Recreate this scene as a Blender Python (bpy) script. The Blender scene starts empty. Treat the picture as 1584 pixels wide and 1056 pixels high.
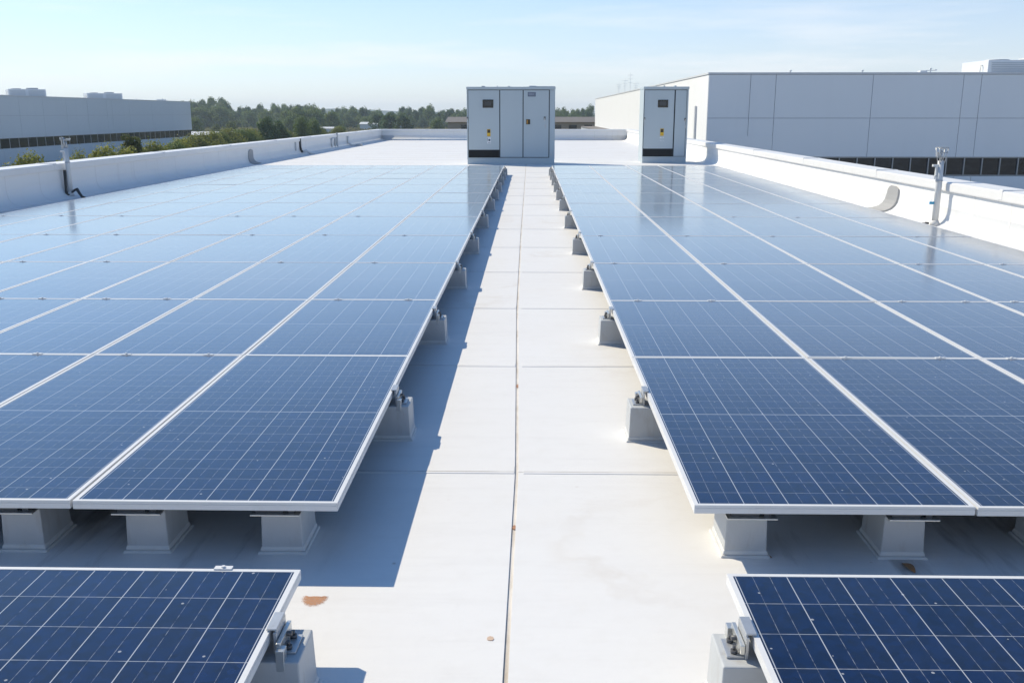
import bpy, math, random
from math import radians as R, sin, cos, pi
from mathutils import Vector, Matrix
random.seed(7)
S = bpy.context.scene
C = S.collection
# ------------------------------------------------------------------ camera
cam = bpy.data.cameras.new('camera'); camo = bpy.data.objects.new('camera', cam); C.objects.link(camo)
camo.location = (0, 0, 1.77); camo.rotation_euler = (R(90 - 13.6), 0, R(1.07))
cam.sensor_width = 36; cam.lens = 36 * 1455 / 1584; cam.clip_start = .05; cam.clip_end = 20000
S.camera = camo
# ------------------------------------------------------------------ sky and sun
SUN_EL, SUN_AZ = R(41.7), R(53.8)          # azimuth counted from +Y towards -X (left)
SKY_STRENGTH, SUN_STRENGTH = .125, 4.35
W = bpy.data.worlds.new('World'); S.world = W; W.use_nodes = True
nt = W.node_tree; nt.nodes.clear()
def wn(t, **k):
    n = nt.nodes.new(t)
    for a, v in k.items(): setattr(n, a, v)
    return n
sky = wn('ShaderNodeTexSky', sky_type='NISHITA', sun_disc=False, sun_elevation=SUN_EL, sun_rotation=-SUN_AZ,
         altitude=0, air_density=1.0, dust_density=0.3, ozone_density=2.0)
bg = wn('ShaderNodeBackground'); bg.inputs['Strength'].default_value = SKY_STRENGTH
out = wn('ShaderNodeOutputWorld')
tc = wn('ShaderNodeTexCoord')
# thin cirrus high in the right of the sky
mp = wn('ShaderNodeMapping'); mp.inputs['Rotation'].default_value = (0, R(9), 0); mp.inputs['Scale'].default_value = (2.2, 2.2, 20); mp.inputs['Location'].default_value = (5.7, 0, 0)
nz = wn('ShaderNodeTexNoise'); nz.inputs['Scale'].default_value = 1.6; nz.inputs['Detail'].default_value = 7; nz.inputs['Roughness'].default_value = .55
cr = wn('ShaderNodeValToRGB'); cr.color_ramp.elements[0].position = .50; cr.color_ramp.elements[1].position = .68
cr.color_ramp.elements[1].color = (.85, .85, .85, 1)
mx = wn('ShaderNodeMixRGB'); mx.inputs['Color2'].default_value = (7.3, 7.45, 7.7, 1)
L = nt.links.new
L(tc.outputs['Generated'], mp.inputs['Vector']); L(mp.outputs['Vector'], nz.inputs['Vector']); L(nz.outputs['Fac'], cr.inputs['Fac'])
tint = wn('ShaderNodeMixRGB', blend_type='MULTIPLY'); tint.inputs['Fac'].default_value = 1; tint.inputs['Color2'].default_value = (.62, .875, 1.07, 1)   # the clear blue balance of the photograph
L(sky.outputs['Color'], tint.inputs['Color1']); 
# pale horizon haze of the far air, fading upward
sxyz = wn('ShaderNodeSeparateXYZ'); L(tc.outputs['Generated'], sxyz.inputs[0])
def wmath(op, a, b):
    x = wn('ShaderNodeMath', operation=op)
    for i, v in enumerate((a, b)):
        if isinstance(v, (int, float)): x.inputs[i].default_value = v
        else: L(v, x.inputs[i])
    return x.outputs[0]
up = wmath('MAXIMUM', sxyz.outputs[2], 0.0)
veil = wmath('MULTIPLY', wmath('POWER', wmath('SUBTRACT', 1.0, up), 6.0), .60)
vm = wn('ShaderNodeMixRGB'); vm.inputs['Color2'].default_value = (7.9, 7.15, 7.8, 1)
L(veil, vm.inputs['Fac']); L(tint.outputs['Color'], vm.inputs['Color1']); L(vm.outputs['Color'], mx.inputs['Color1']); L(wmath('MULTIPLY', cr.outputs['Color'], wmath('POWER', wmath('SUBTRACT', 1.0, up), 9.0)), mx.inputs['Fac']); L(mx.outputs['Color'], bg.inputs['Color'])
L(bg.outputs[0], out.inputs['Surface'])
sl = bpy.data.lights.new('sun', 'SUN'); sl.energy = SUN_STRENGTH; sl.angle = R(.53); sl.color = (1, .90, .70)
so = bpy.data.objects.new('sun', sl); C.objects.link(so)
sd = Vector((-sin(SUN_AZ) * cos(SUN_EL), cos(SUN_AZ) * cos(SUN_EL), sin(SUN_EL)))
so.rotation_euler = sd.to_track_quat('Z', 'Y').to_euler(); so.location = (-30, 20, 60)
vs = S.view_settings; vs.view_transform = 'Standard'; vs.look = 'None'; vs.exposure = 0.17; vs.gamma = 1
S.cycles.max_bounces = 8; S.cycles.volume_bounces = 0

# ------------------------------------------------------------------ helpers
def tag(o, label=None, cat=None, group=None, kind=None):
    for k, v in (('label', label), ('category', cat), ('group', group), ('kind', kind)):
        if v: o[k] = v
    return o
def empty(name, loc=(0, 0, 0), rz=0, parent=None):
    o = bpy.data.objects.new(name, None); C.objects.link(o); o.location = loc; o.rotation_euler = (0, 0, rz)
    o.empty_display_size = .1
    if parent: o.parent = parent
    return o
def link(name, me, parent=None, loc=None):
    o = bpy.data.objects.new(name, me); C.objects.link(o)
    if parent: o.parent = parent
    if loc: o.location = loc
    return o
class MB:
    def __init__(s): s.v = []; s.f = []; s.m = []; s.sm = []; s.uv = {}
    def face(s, pts, mi=0, smooth=False, uv=None):
        n = len(s.v); s.v += [tuple(p) for p in pts]
        if uv: s.uv[len(s.f)] = uv
        s.f.append(tuple(range(n, n + len(pts)))); s.m.append(mi); s.sm.append(smooth)
    def hexa(s, p, mi=0):                       # p: 8 corners, bottom ring then top ring (counter-clockwise from above)
        n = len(s.v); s.v += [tuple(q) for q in p]
        for f in ((3, 2, 1, 0), (4, 5, 6, 7), (0, 1, 5, 4), (1, 2, 6, 5), (2, 3, 7, 6), (3, 0, 4, 7)):
            s.f.append(tuple(n + i for i in f)); s.m.append(mi); s.sm.append(False)
    def box(s, x0, x1, y0, y1, z0, z1, mi=0):
        s.hexa([(x0, y0, z0), (x1, y0, z0), (x1, y1, z0), (x0, y1, z0), (x0, y0, z1), (x1, y0, z1), (x1, y1, z1), (x0, y1, z1)], mi)
    def taper(s, x0, x1, y0, y1, z0, z1, d, mi=0):      # box with its top inset by d
        s.hexa([(x0, y0, z0), (x1, y0, z0), (x1, y1, z0), (x0, y1, z0), (x0 + d, y0 + d, z1), (x1 - d, y0 + d, z1), (x1 - d, y1 - d, z1), (x0 + d, y1 - d, z1)], mi)
    def tube(s, pts, r, n=10, mi=0, cap=True):
        pts = [Vector(p) for p in pts]; rr = r if isinstance(r, (list, tuple)) else [r] * len(pts)
        rings = []
        for i, p in enumerate(pts):
            d = (pts[min(i + 1, len(pts) - 1)] - pts[max(i - 1, 0)]).normalized()
            a = d.cross(Vector((0, 0, 1)))
            if a.length < .05: a = d.cross(Vector((1, 0, 0)))
            a.normalize(); b = d.cross(a)
            k = len(s.v); rings.append(k)
            for j in range(n):
                t = 2 * pi * j / n; s.v.append(tuple(p + (a * cos(t) + b * sin(t)) * rr[i]))
        for i in range(len(pts) - 1):
            for j in range(n):
                a, b = rings[i], rings[i + 1]; j2 = (j + 1) % n
                s.f.append((a + j, b + j, b + j2, a + j2)); s.m.append(mi); s.sm.append(True)
        if cap:
            s.f.append(tuple(rings[0] + j for j in range(n))); s.m.append(mi); s.sm.append(False)
            s.f.append(tuple(rings[-1] + n - 1 - j for j in range(n))); s.m.append(mi); s.sm.append(False)
    def sweep(s, prof, a, b, mi=0, smooth=False, axis='y', flip=False, caps=True):
        # prof: closed polygon of (d, z); swept along Y (d is x) or X (d is y)
        P = (lambda d, t, z: (d, t, z)) if axis == 'y' else (lambda d, t, z: (t, d, z))
        n = len(prof); k = len(s.v)
        s.v += [P(d, a, z) for d, z in prof] + [P(d, b, z) for d, z in prof]
        for i in range(n):
            j = (i + 1) % n; f = (k + i, k + j, k + n + j, k + n + i)
            s.f.append(f[::-1] if flip else f); s.m.append(mi); s.sm.append(smooth)
        if caps:
            s.f.append(tuple(k + i for i in range(n))); s.m.append(mi); s.sm.append(False)
            s.f.append(tuple(k + n + n - 1 - i for i in range(n))); s.m.append(mi); s.sm.append(False)
    def mesh(s, name, mats):
        me = bpy.data.meshes.new(name); me.from_pydata(s.v, [], s.f); me.update()
        for m in (mats if isinstance(mats, (list, tuple)) else [mats]): me.materials.append(m)
        me.polygons.foreach_set('material_index', s.m); me.polygons.foreach_set('use_smooth', s.sm)
        if s.uv:
            ul = me.uv_layers.new(name='UVMap')
            for fi, co in s.uv.items():
                for li, c in zip(me.polygons[fi].loop_indices, co): ul.data[li].uv = c
        return me
    def build(s, name, mats, parent=None, loc=None, bevel=0, fix=True):
        me = s.mesh(name, mats)
        if fix:
            import bmesh
            b = bmesh.new(); b.from_mesh(me); bmesh.ops.recalc_face_normals(b, faces=b.faces); b.to_mesh(me); b.free()
        o = link(name, me, parent, loc)
        if bevel:
            m = o.modifiers.new('bevel', 'BEVEL'); m.width = bevel; m.segments = 2; m.limit_method = 'ANGLE'
        return o

def ord_(n): return ['', 'first', 'second', 'third', 'fourth', 'fifth', 'sixth', 'seventh', 'eighth', 'ninth', 'tenth', 'eleventh', 'twelfth', 'thirteenth', 'fourteenth'][n]

# ------------------------------------------------------------------ materials
class N:
    def __init__(s, name):
        s.m = bpy.data.materials.new(name); s.m.use_nodes = True; s.t = s.m.node_tree
        s.b = s.t.nodes['Principled BSDF']
    def n(s, t, **k):
        x = s.t.nodes.new(t)
        for a, v in k.items():
            if a in x.inputs: x.inputs[a].default_value = v
            else: setattr(x, a, v)
        return x
    def l(s, a, b): s.t.links.new(a, b)
    def math(s, op, a, b=None, c=None, clamp=False):
        x = s.t.nodes.new('ShaderNodeMath'); x.operation = op; x.use_clamp = clamp
        for i, v in enumerate((a, b, c)):
            if v is None: continue
            if isinstance(v, (int, float)): x.inputs[i].default_value = v
            else: s.l(v, x.inputs[i])
        return x.outputs[0]
    def mix(s, fac, a, b, mode='MIX'):
        x = s.t.nodes.new('ShaderNodeMixRGB'); x.blend_type = mode
        for i, v in zip(('Fac', 'Color1', 'Color2'), (fac, a, b)):
            if isinstance(v, (int, float)): x.inputs[i].default_value = v
            elif isinstance(v, tuple): x.inputs[i].default_value = (*v, 1)
            else: s.l(v, x.inputs[i])
        return x.outputs[0]
    def noise(s, scale, detail=4, rough=.55, vec=None, stretch=None, coord='Object', out='Fac'):
        x = s.t.nodes.new('ShaderNodeTexNoise'); x.inputs['Scale'].default_value = scale; x.inputs['Detail'].default_value = detail; x.inputs['Roughness'].default_value = rough
        v = vec
        if v is None: v = s.tc.outputs[coord]
        if stretch:
            m = s.t.nodes.new('ShaderNodeMapping'); m.inputs['Scale'].default_value = stretch; s.l(v, m.inputs['Vector']); v = m.outputs[0]
        s.l(v, x.inputs['Vector']); return x.outputs[out]
    @property
    def tc(s):
        if not hasattr(s, '_tc'): s._tc = s.t.nodes.new('ShaderNodeTexCoord')
        return s._tc
    @property
    def pos(s):
        if not hasattr(s, '_g'): s._g = s.t.nodes.new('ShaderNodeNewGeometry')
        return s._g.outputs['Position']
    def ramp(s, v, lo, hi):                      # 0..1 between lo and hi
        x = s.t.nodes.new('ShaderNodeMapRange'); x.inputs['From Min'].default_value = lo; x.inputs['From Max'].default_value = hi
        s.l(v, x.inputs['Value']); return x.outputs[0]
    def bump(s, h, strength, dist=.01):
        x = s.t.nodes.new('ShaderNodeBump'); x.inputs['Strength'].default_value = strength; x.inputs['Distance'].default_value = dist
        s.l(h, x.inputs['Height']); s.l(x.outputs[0], s.b.inputs['Normal'])
    def set(s, **k):
        for a, v in k.items():
            a = a.replace('_', ' ')
            if isinstance(v, tuple): s.b.inputs[a].default_value = (*v, 1)
            elif isinstance(v, (int, float)): s.b.inputs[a].default_value = v
            else: s.l(v, s.b.inputs[a])
        return s

def worn(name, c, rough=.5, var=.08, scale=6, metallic=0, dirt=None, dirt_amt=.25, stretch=(1, 1, 1), bump=.0, spec=.5):
    m = N(name); a = m.noise(scale, 5, .6, vec=m.pos, stretch=stretch)
    col = m.mix(a, tuple(x * (1 - var) for x in c), tuple(min(1, x * (1 + var)) for x in c))
    if dirt:
        d = m.ramp(m.noise(scale * 1.7, 6, .65, vec=m.pos, stretch=(stretch[0], stretch[1], stretch[2] * .5)), .55, .8)
        col = m.mix(m.math('MULTIPLY', d, dirt_amt), col, dirt)
    m.set(Base_Color=col, Roughness=rough, Metallic=metallic, Specular_IOR_Level=spec)
    if bump: m.bump(m.noise(scale * 8, 4, .6, vec=m.pos), bump, .005)
    return m.m

def roof_material():
    m = N('roof_membrane')
    xyz = m.n('ShaderNodeSeparateXYZ'); m.l(m.pos, xyz.inputs[0]); x, y = xyz.outputs[0], xyz.outputs[1]
    big = m.noise(.55, 5, .6, vec=m.pos); fine = m.noise(9, 6, .65, vec=m.pos)
    col = m.mix(big, (.735, .715, .695), (.80, .795, .785))
    warm = m.ramp(m.noise(.9, 6, .65, vec=m.pos, stretch=(1, .45, 1)), .54, .8)
    col = m.mix(m.math('MULTIPLY', warm, .30), col, (.70, .62, .52))
    col = m.mix(m.math('MULTIPLY', m.ramp(fine, .5, .8), .16), col, (.60, .57, .53))
    # wiping streaks across the sheets
    st = m.ramp(m.noise(2.2, 6, .7, vec=m.pos, stretch=(.35, 4.5, 1)), .52, .78)
    col = m.mix(m.math('MULTIPLY', st, .2), col, (.56, .54, .52))
    # long dirt runs under the arrays, painted darker to deepen the shade there
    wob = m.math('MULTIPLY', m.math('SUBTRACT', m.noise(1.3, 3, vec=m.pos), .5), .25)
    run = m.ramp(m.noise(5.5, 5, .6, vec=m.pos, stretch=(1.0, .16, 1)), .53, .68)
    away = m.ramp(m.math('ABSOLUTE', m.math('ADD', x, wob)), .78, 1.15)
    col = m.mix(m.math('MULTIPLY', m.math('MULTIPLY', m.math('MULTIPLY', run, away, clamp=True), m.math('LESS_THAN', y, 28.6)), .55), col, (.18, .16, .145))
    # sheet laps every 2.07 m: a thin dirt line
    fy = m.math('ABSOLUTE', m.math('SUBTRACT', m.math('FRACT', m.math('ADD', m.math('DIVIDE', m.math('SUBTRACT', y, 4.466 + .028), 2.07), .5)), .5))
    lap = m.math('LESS_THAN', fy, .0024)
    col = m.mix(m.math('MULTIPLY', lap, m.ramp(m.noise(3, 4, vec=m.pos), .25, .7)), col, (.33, .30, .27))
    # dried puddle rings and scuffs
    pv_ = m.n('ShaderNodeTexVoronoi'); pv_.inputs['Scale'].default_value = .62; m.l(m.pos, pv_.inputs['Vector'])
    pd = m.math('ADD', pv_.outputs['Distance'], m.math('MULTIPLY', m.math('SUBTRACT', m.noise(2.4, 5, .65, vec=m.pos), .5), .5))
    ring = m.math('SUBTRACT', 1, m.ramp(m.math('ABSOLUTE', m.math('SUBTRACT', pd, .30)), .0, .05), clamp=True)
    col = m.mix(m.math('MULTIPLY', ring, m.math('MULTIPLY', m.ramp(m.noise(.8, 3, vec=m.pos), .42, .62), .30)), col, (.58, .52, .45))
    sc = m.math('MULTIPLY', m.ramp(m.noise(14, 4, .7, vec=m.pos, stretch=(1, .3, 1)), .62, .74), m.ramp(m.noise(.6, 3, vec=m.pos), .5, .65))
    col = m.mix(m.math('MULTIPLY', sc, .32), col, (.50, .48, .46))
    # small specks
    v = m.n('ShaderNodeTexVoronoi'); v.inputs['Scale'].default_value = 3.6; m.l(m.pos, v.inputs['Vector'])
    sp = m.math('MULTIPLY', m.math('LESS_THAN', v.outputs['Distance'], .034), m.ramp(m.noise(1.1, 2, vec=m.pos), .5, .62))
    col = m.mix(m.math('MULTIPLY', sp, .6), col, (.36, .27, .2))
    m.set(Base_Color=col, Roughness=.55, Specular_IOR_Level=.25)
    h = m.math('ADD', m.math('MULTIPLY', m.noise(2.2, 4, .6, vec=m.pos, stretch=(.5, 2.2, 1)), 1.2), m.math('MULTIPLY', m.noise(60, 3, .6, vec=m.pos), .12))
    m.bump(h, .35, .012)
    return m.m

def cell_material():
    m = N('solar_cells')
    uv = m.n('ShaderNodeUVMap'); s = m.n('ShaderNodeSeparateXYZ'); m.l(uv.outputs[0], s.inputs[0]); u, v = s.outputs[0], s.outputs[1]
    oi = m.n('ShaderNodeObjectInfo')
    off = m.n('ShaderNodeVectorMath', operation='ADD'); m.l(m.tc.outputs['Object'], off.inputs[0])
    cx = m.n('ShaderNodeCombineXYZ'); m.l(m.math('MULTIPLY', oi.outputs['Random'], 53), cx.inputs[2]); m.l(cx.outputs[0], off.inputs[1])
    P = off.outputs[0]
    def edge(t): return m.math('SUBTRACT', .5, m.math('ABSOLUTE', m.math('SUBTRACT', m.math('FRACT', t), .5)))   # 0 on the line, .5 mid-cell
    def line(d, w): return m.math('SUBTRACT', 1, m.ramp(d, w * .75, w * 1.25), clamp=True)
    # crystal grain and per-cell tone
    vo = m.n('ShaderNodeTexVoronoi'); vo.inputs['Scale'].default_value = 46; m.l(P, vo.inputs['Vector'])
    fl = m.n('ShaderNodeCombineXYZ'); m.l(m.math('FLOOR', u), fl.inputs[0]); m.l(m.math('FLOOR', v), fl.inputs[1]); m.l(oi.outputs['Random'], fl.inputs[2])
    wn_ = m.n('ShaderNodeTexWhiteNoise'); m.l(fl.outputs[0], wn_.inputs['Vector'])
    bw = m.n('ShaderNodeRGBToBW'); m.l(vo.outputs['Color'], bw.inputs[0])
    g = m.math('ADD', m.math('MULTIPLY', bw.outputs[0], .75), m.math('MULTIPLY', wn_.outputs['Value'], .25))
    col = m.mix(g, (.0005, .0040, .019), (.0014, .0155, .078))
    col = m.mix(m.math('MULTIPLY', oi.outputs['Random'], .35), col, (.002, .009, .034))
    # dust film, thicker in cloudy patches
    du = m.ramp(m.noise(2.3, 6, .7, vec=P), .35, .8); sm = m.noise(260, 2, .6, vec=P)
    dust = m.math('MULTIPLY', m.math('ADD', m.math('MULTIPLY', du, .030), .003), m.math('ADD', m.math('MULTIPLY', sm, 1.2), .4))
    col = m.mix(dust, col, (.40, .46, .52))
    vs_ = m.n('ShaderNodeTexVoronoi'); vs_.inputs['Scale'].default_value = 24; m.l(P, vs_.inputs['Vector'])
    bwx = m.n('ShaderNodeSeparateXYZ'); m.l(vs_.outputs['Color'], bwx.inputs[0])
    speck = m.math('MULTIPLY', m.math('LESS_THAN', vs_.outputs['Distance'], .12), m.math('GREATER_THAN', bwx.outputs[0], .93))
    col = m.mix(m.math('MULTIPLY', speck, .6), col, (.55, .55, .55))
    # silver busbars and white gaps between cells
    brk = m.ramp(m.noise(40, 2, .5, vec=P), .3, .6)
    fu = m.math('FRACT', u)
    b1 = line(m.math('ABSOLUTE', m.math('SUBTRACT', fu, .333)), .006); b2 = line(m.math('ABSOLUTE', m.math('SUBTRACT', fu, .667)), .006)
    bus = m.math('MULTIPLY', m.math('MAXIMUM', b1, b2), m.math('MULTIPLY', brk, .30))
    gapv = m.math('MULTIPLY', line(edge(u), .0088), .66)
    gaph = m.math('MULTIPLY', line(edge(v), .0085), m.math('ADD', .26, m.math('MULTIPLY', brk, .2)))
    mid = m.math('MULTIPLY', line(m.math('ABSOLUTE', v), .03), .55)
    gap = m.math('MAXIMUM', m.math('MAXIMUM', gapv, gaph), m.math('MAXIMUM', mid, bus))
    col = m.mix(gap, col, (.70, .72, .75))
    m.set(Base_Color=col, Roughness=.16, Specular_IOR_Level=.12, Sheen_Weight=.46, Sheen_Roughness=.2)
    # front glass: anti-reflective, slightly uneven
    m.set(Coat_Weight=1.0, Coat_IOR=1.37, Coat_Roughness=m.math('ADD', .085, m.math('MULTIPLY', du, .06)))
    bp = m.n('ShaderNodeBump'); bp.inputs['Strength'].default_value = .10; bp.inputs['Distance'].default_value = .004
    m.l(m.math('ADD', m.noise(3.2, 3, .5, vec=P, stretch=(.35, 3.0, 1)), m.math('MULTIPLY', m.noise(1.1, 2, vec=P), 1.5)), bp.inputs['Height']); m.l(bp.outputs[0], m.b.inputs['Coat Normal'])
    return m.m

def leaf_material(name, a, b, c):
    m = N(name); oi = m.n('ShaderNodeObjectInfo')
    f = m.noise(.9, 3, .6, vec=m.pos); g = m.noise(9, 2, .6, vec=m.pos)
    col = m.mix(m.ramp(f, .3, .7), a, b); col = m.mix(m.math('MULTIPLY', m.ramp(g, .4, .75), .6), col, c)
    col = m.mix(m.math('MULTIPLY', oi.outputs['Random'], .35), col, tuple(x * .6 for x in a))
    m.set(Base_Color=col, Roughness=.6, Specular_IOR_Level=.2)
    tr = m.n('ShaderNodeBsdfTranslucent'); m.l(col, tr.inputs['Color'])
    ms = m.n('ShaderNodeMixShader'); ms.inputs[0].default_value = .42
    m.l(m.b.outputs[0], ms.inputs[1]); m.l(tr.outputs[0], ms.inputs[2]); m.l(ms.outputs[0], m.t.nodes['Material Output'].inputs['Surface'])
    return m.m

def ground_material():
    m = N('ground_earth')
    a = m.noise(.012, 6, .6, vec=m.pos); b = m.noise(.11, 6, .65, vec=m.pos); c = m.noise(1.3, 5, .7, vec=m.pos)
    col = m.mix(m.ramp(a, .35, .65), (.10, .115, .045), (.19, .15, .08)); col = m.mix(m.math('MULTIPLY', m.ramp(b, .45, .7), .7), col, (.055, .075, .03))
    col = m.mix(m.math('MULTIPLY', m.ramp(c, .5, .8), .5), col, (.21, .17, .11))
    m.set(Base_Color=col, Roughness=.9, Specular_IOR_Level=.1); return m.m

def wall_material(name, c, var=.03):
    m = N(name); st = m.noise(.8, 5, .6, vec=m.pos, stretch=(1, 1, .08)); b = m.noise(.15, 4, vec=m.pos)
    col = m.mix(b, tuple(x * (1 - var) for x in c), tuple(x * (1 + var) for x in c))
    col = m.mix(m.math('MULTIPLY', m.ramp(st, .5, .8), .10), col, tuple(x * .72 for x in c))
    m.set(Base_Color=col, Roughness=.7, Specular_IOR_Level=.2); return m.m

def window_material():
    m = N('window_glass'); oi = m.n('ShaderNodeObjectInfo')
    n = m.ramp(m.noise(1.4, 4, .6, vec=m.pos, stretch=(1.2, 1.2, 3)), .45, .75)
    col = m.mix(m.math('MULTIPLY', n, .5), (.006, .007, .009), (.05, .055, .06)); col = m.mix(m.math('MULTIPLY', oi.outputs['Random'], .4), col, (.03, .036, .045))
    m.set(Base_Color=col, Roughness=.06, IOR=1.45); return m.m

M = dict(
    roof=roof_material(), cells=cell_material(),
    alu=worn('frame_aluminium', (.70, .70, .70), .38, .05, 7, .0, (.5, .47, .43), .25),
    steel=worn('galvanised_steel', (.50, .51, .52), .38, .14, 18, .55, (.30, .24, .18), .35),
    dark_steel=worn('dark_steel', (.11, .11, .115), .5, .2, 20, .3),
    bolt=worn('bolt_zinc', (.62, .62, .60), .3, .1, 30, .7),
    ped=worn('pedestal_paint', (.47, .485, .495), .55, .08, 9, 0, (.30, .26, .22), .5, (1, 1, .5), .15),
    flash=worn('flashing_membrane', (.63, .63, .62), .6, .07, 12, 0, (.42, .35, .28), .4, (1, 1, 1), .2),
    seam=worn('parapet_lap', (.76, .75, .73), .65, .05, 3), parapet=worn('parapet_membrane', (.825, .82, .805), .6, .03, 1.3, 0, (.55, .51, .46), .2, (1, 1, .35), .1, .25),
    coping=worn('coping_metal', (.77, .765, .755), .42, .03, 2.2, 0, (.55, .52, .48), .2, (1, 1, 1), 0, .4),
    wall_flap=worn('grey_membrane', (.36, .36, .36), .75, .05, 5, 0, (.26, .25, .24), .3, (1, 1, .4), .1),
    cab=worn('cabinet_paint', (.47, .535, .565), .42, .025, 2.5, 0, (.38, .42, .44), .2, (1, 1, .25), .0, .4),
    gap=worn('painted_gap_shade', (.03, .035, .04), .8),  # near-black colour standing in for shade in the cabinet door gaps
    grille=worn('grille_black', (.012, .013, .015), .5), screen=worn('screen_black', (.008, .009, .011), .12),
    glassdisplay=worn('display_glass', (.028, .036, .045), .08),
    yellow=worn('label_yellow', (.75, .47, .03), .5), brown=worn('label_brown', (.06, .038, .012), .5), paper=worn('label_paper', (.72, .74, .76), .6),
    navy=worn('sign_navy', (.07, .10, .17), .5), ink=worn('label_ink', (.10, .13, .17), .6), orange=worn('label_orange', (.5, .25, .03), .5),
    wall=wall_material('building_white', (.80, .80, .795)), wall2=wall_material('building_grey', (.76, .78, .79)), joint=worn('joint_dark', (.46, .48, .51), .8),
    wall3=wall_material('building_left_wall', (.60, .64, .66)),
    trim=worn('roof_trim', (.62, .63, .64), .4), glass=window_material(), mullion=worn('mullion', (.30, .31, .32), .4, metallic=.4),
    hvac=worn('hvac_metal', (.74, .76, .77), .4, .06, 2), louver=worn('louver_grey', (.50, .53, .55), .5),
    tan=wall_material('tan_wall', (.34, .285, .23), .15), brownwall=wall_material('brown_roof', (.20, .18, .165), .15),
    pole=worn('pole_grey', (.64, .65, .65), .5, .08, 9, .0, (.45, .37, .29), .55, (1, 1, .4)), rubber=worn('conduit_rubber', (.045, .045, .047), .6),
    blue=worn('blue_tag', (.03, .30, .52), .5), rust=worn('rust', (.42, .22, .13), .95, .35, 70, 0, (.78, .64, .52), 1.0),
    leafbrown=worn('dead_leaf', (.34, .17, .07), .8, .3, 50), bark=worn('bark', (.10, .075, .05), .9, .2, 3),
    ground=ground_material(), backsheet=worn('backsheet_black', (.03, .03, .032), .6), bounce_yard=worn('bounce_concrete', (.42, .41, .39), .9, .08, .4), shed=worn('shed_white', (.66, .67, .68), .6), asphalt=worn('asphalt', (.055, .055, .058), .9, .15, .6), hills=worn('hill_green', (.06, .075, .06), .9, .2, .01),
    fol_dark=leaf_material('foliage_dark', (.060, .115, .038), (.12, .185, .065), (.22, .28, .10)),
    fol_mid=leaf_material('foliage_mid', (.095, .15, .042), (.18, .25, .07), (.32, .36, .11)),
    fol_yel=leaf_material('foliage_yellow', (.17, .20, .038), (.30, .31, .06), (.46, .42, .10)),
    fol_lime=leaf_material('foliage_lime', (.085, .12, .025), (.14, .18, .04), (.20, .23, .07)),
    fol_cone=leaf_material('foliage_conifer', (.050, .078, .020), (.095, .12, .030), (.20, .19, .04)),
)

# ------------------------------------------------------------------ ground and sky haze
GZ = -5.0
g = MB(); n = 24
for i in range(n):
    for j in range(n):
        x0, x1 = -2400 + 4800 * i / n, -2400 + 4800 * (i + 1) / n; y0, y1 = -110 + 2500 * j / n, -110 + 2500 * (j + 1) / n
        g.face([(x0, y0, GZ), (x1, y0, GZ), (x1, y1, GZ), (x0, y1, GZ)])
tag(g.build('ground', M['ground']), kind='structure')
g = MB(); g.face([(7.2, -60, GZ + .004), (90, -60, GZ + .004), (90, 84, GZ + .004), (7.2, 84, GZ + .004)]); g.face([(-70, 40, GZ + .004), (-38, 40, GZ + .004), (-48, 200, GZ + .004), (-70, 200, GZ + .004)])
tag(g.build('bounce_yard', M['bounce_yard']), kind='structure')  # pale ground sheet, mostly unseen, added to bounce sunlight onto the shaded walls
hb = MB(); K = 60
for i in range(K):
    def hp(q): a = -1.0 + 2.0 * q / K; return 1900 * sin(a), 1900 * cos(a), 5 + 4 * sin(q * .31 + 1) + 2.5 * sin(q * .83) + 1.5 * sin(q * 1.9)
    xa, ya, za = hp(i); xb, yb, zb = hp(i + 1)
    hb.face([(xa, ya, GZ), (xb, yb, GZ), (xb * 1.05, yb * 1.05, zb), (xa * 1.05, ya * 1.05, za)]); hb.face([(xa * 1.05, ya * 1.05, za), (xb * 1.05, yb * 1.05, zb), (xb * 1.25, yb * 1.25, GZ), (xa * 1.25, ya * 1.25, GZ)])
tag(hb.build('hills', M['hills']), kind='structure')

# ------------------------------------------------------------------ the roof
XL, XR, YF, YB = -10.2, 6.62, 66.0, -9.0
groove = [(YB, -.045), (2.7, -.072), (4.5, -.060), (6.5, -.085), (8.6, -.112), (14, -.128), (30, -.134), (YF, -.140)]
def gx(y):
    for (a, xa), (b, xb) in zip(groove, groove[1:]):
        if a <= y <= b: return xa + (xb - xa) * (y - a) / (b - a)
    return -.14
r = MB(); hw = .009
for (a, xa), (b, xb) in zip(groove, groove[1:]):
    r.face([(XL - .3, a, 0), (xa - hw, a, 0), (xb - hw, b, 0), (XL - .3, b, 0)]); r.face([(xa + hw, a, 0), (XR + .3, a, 0), (XR + .3, b, 0), (xb + hw, b, 0)])
    r.face([(xa - hw, a, 0), (xa - hw, a, -.006), (xb - hw, b, -.006), (xb - hw, b, 0)]); r.face([(xa + hw, a, -.006), (xa + hw, a, 0), (xb + hw, b, 0), (xb + hw, b, -.006)])
    r.face([(xa - hw, a, -.006), (xa + hw, a, -.006), (xb + hw, b, -.006), (xb - hw, b, -.006)], 1)
for k in range(-5, 30):
    y = 4.466 + 2.07 * k
    if y > YF - .5 or y < YB + .2: continue
    for x0, x1 in ((XL - .2, gx(y) - hw - .004), (gx(y) + hw + .026, XR + .2)):
        r.hexa([(x0, y, -.002), (x1, y, -.002), (x1, y + .11, -.002), (x0, y + .11, -.002), (x0, y + .004, .003), (x1, y + .004, .003), (x1, y + .104, .0015), (x0, y + .104, .0015)])
gm = N('joint_sealant'); gcol = gm.mix(gm.ramp(gm.noise(7, 6, .7, vec=gm.pos, stretch=(1, .35, 1)), .42, .68), (.68, .64, .59), (.46, .40, .33)); gm.set(Base_Color=gcol, Roughness=.8)
tag(r.build('roof', [M['roof'], gm.m], fix=False), kind='structure')

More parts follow.
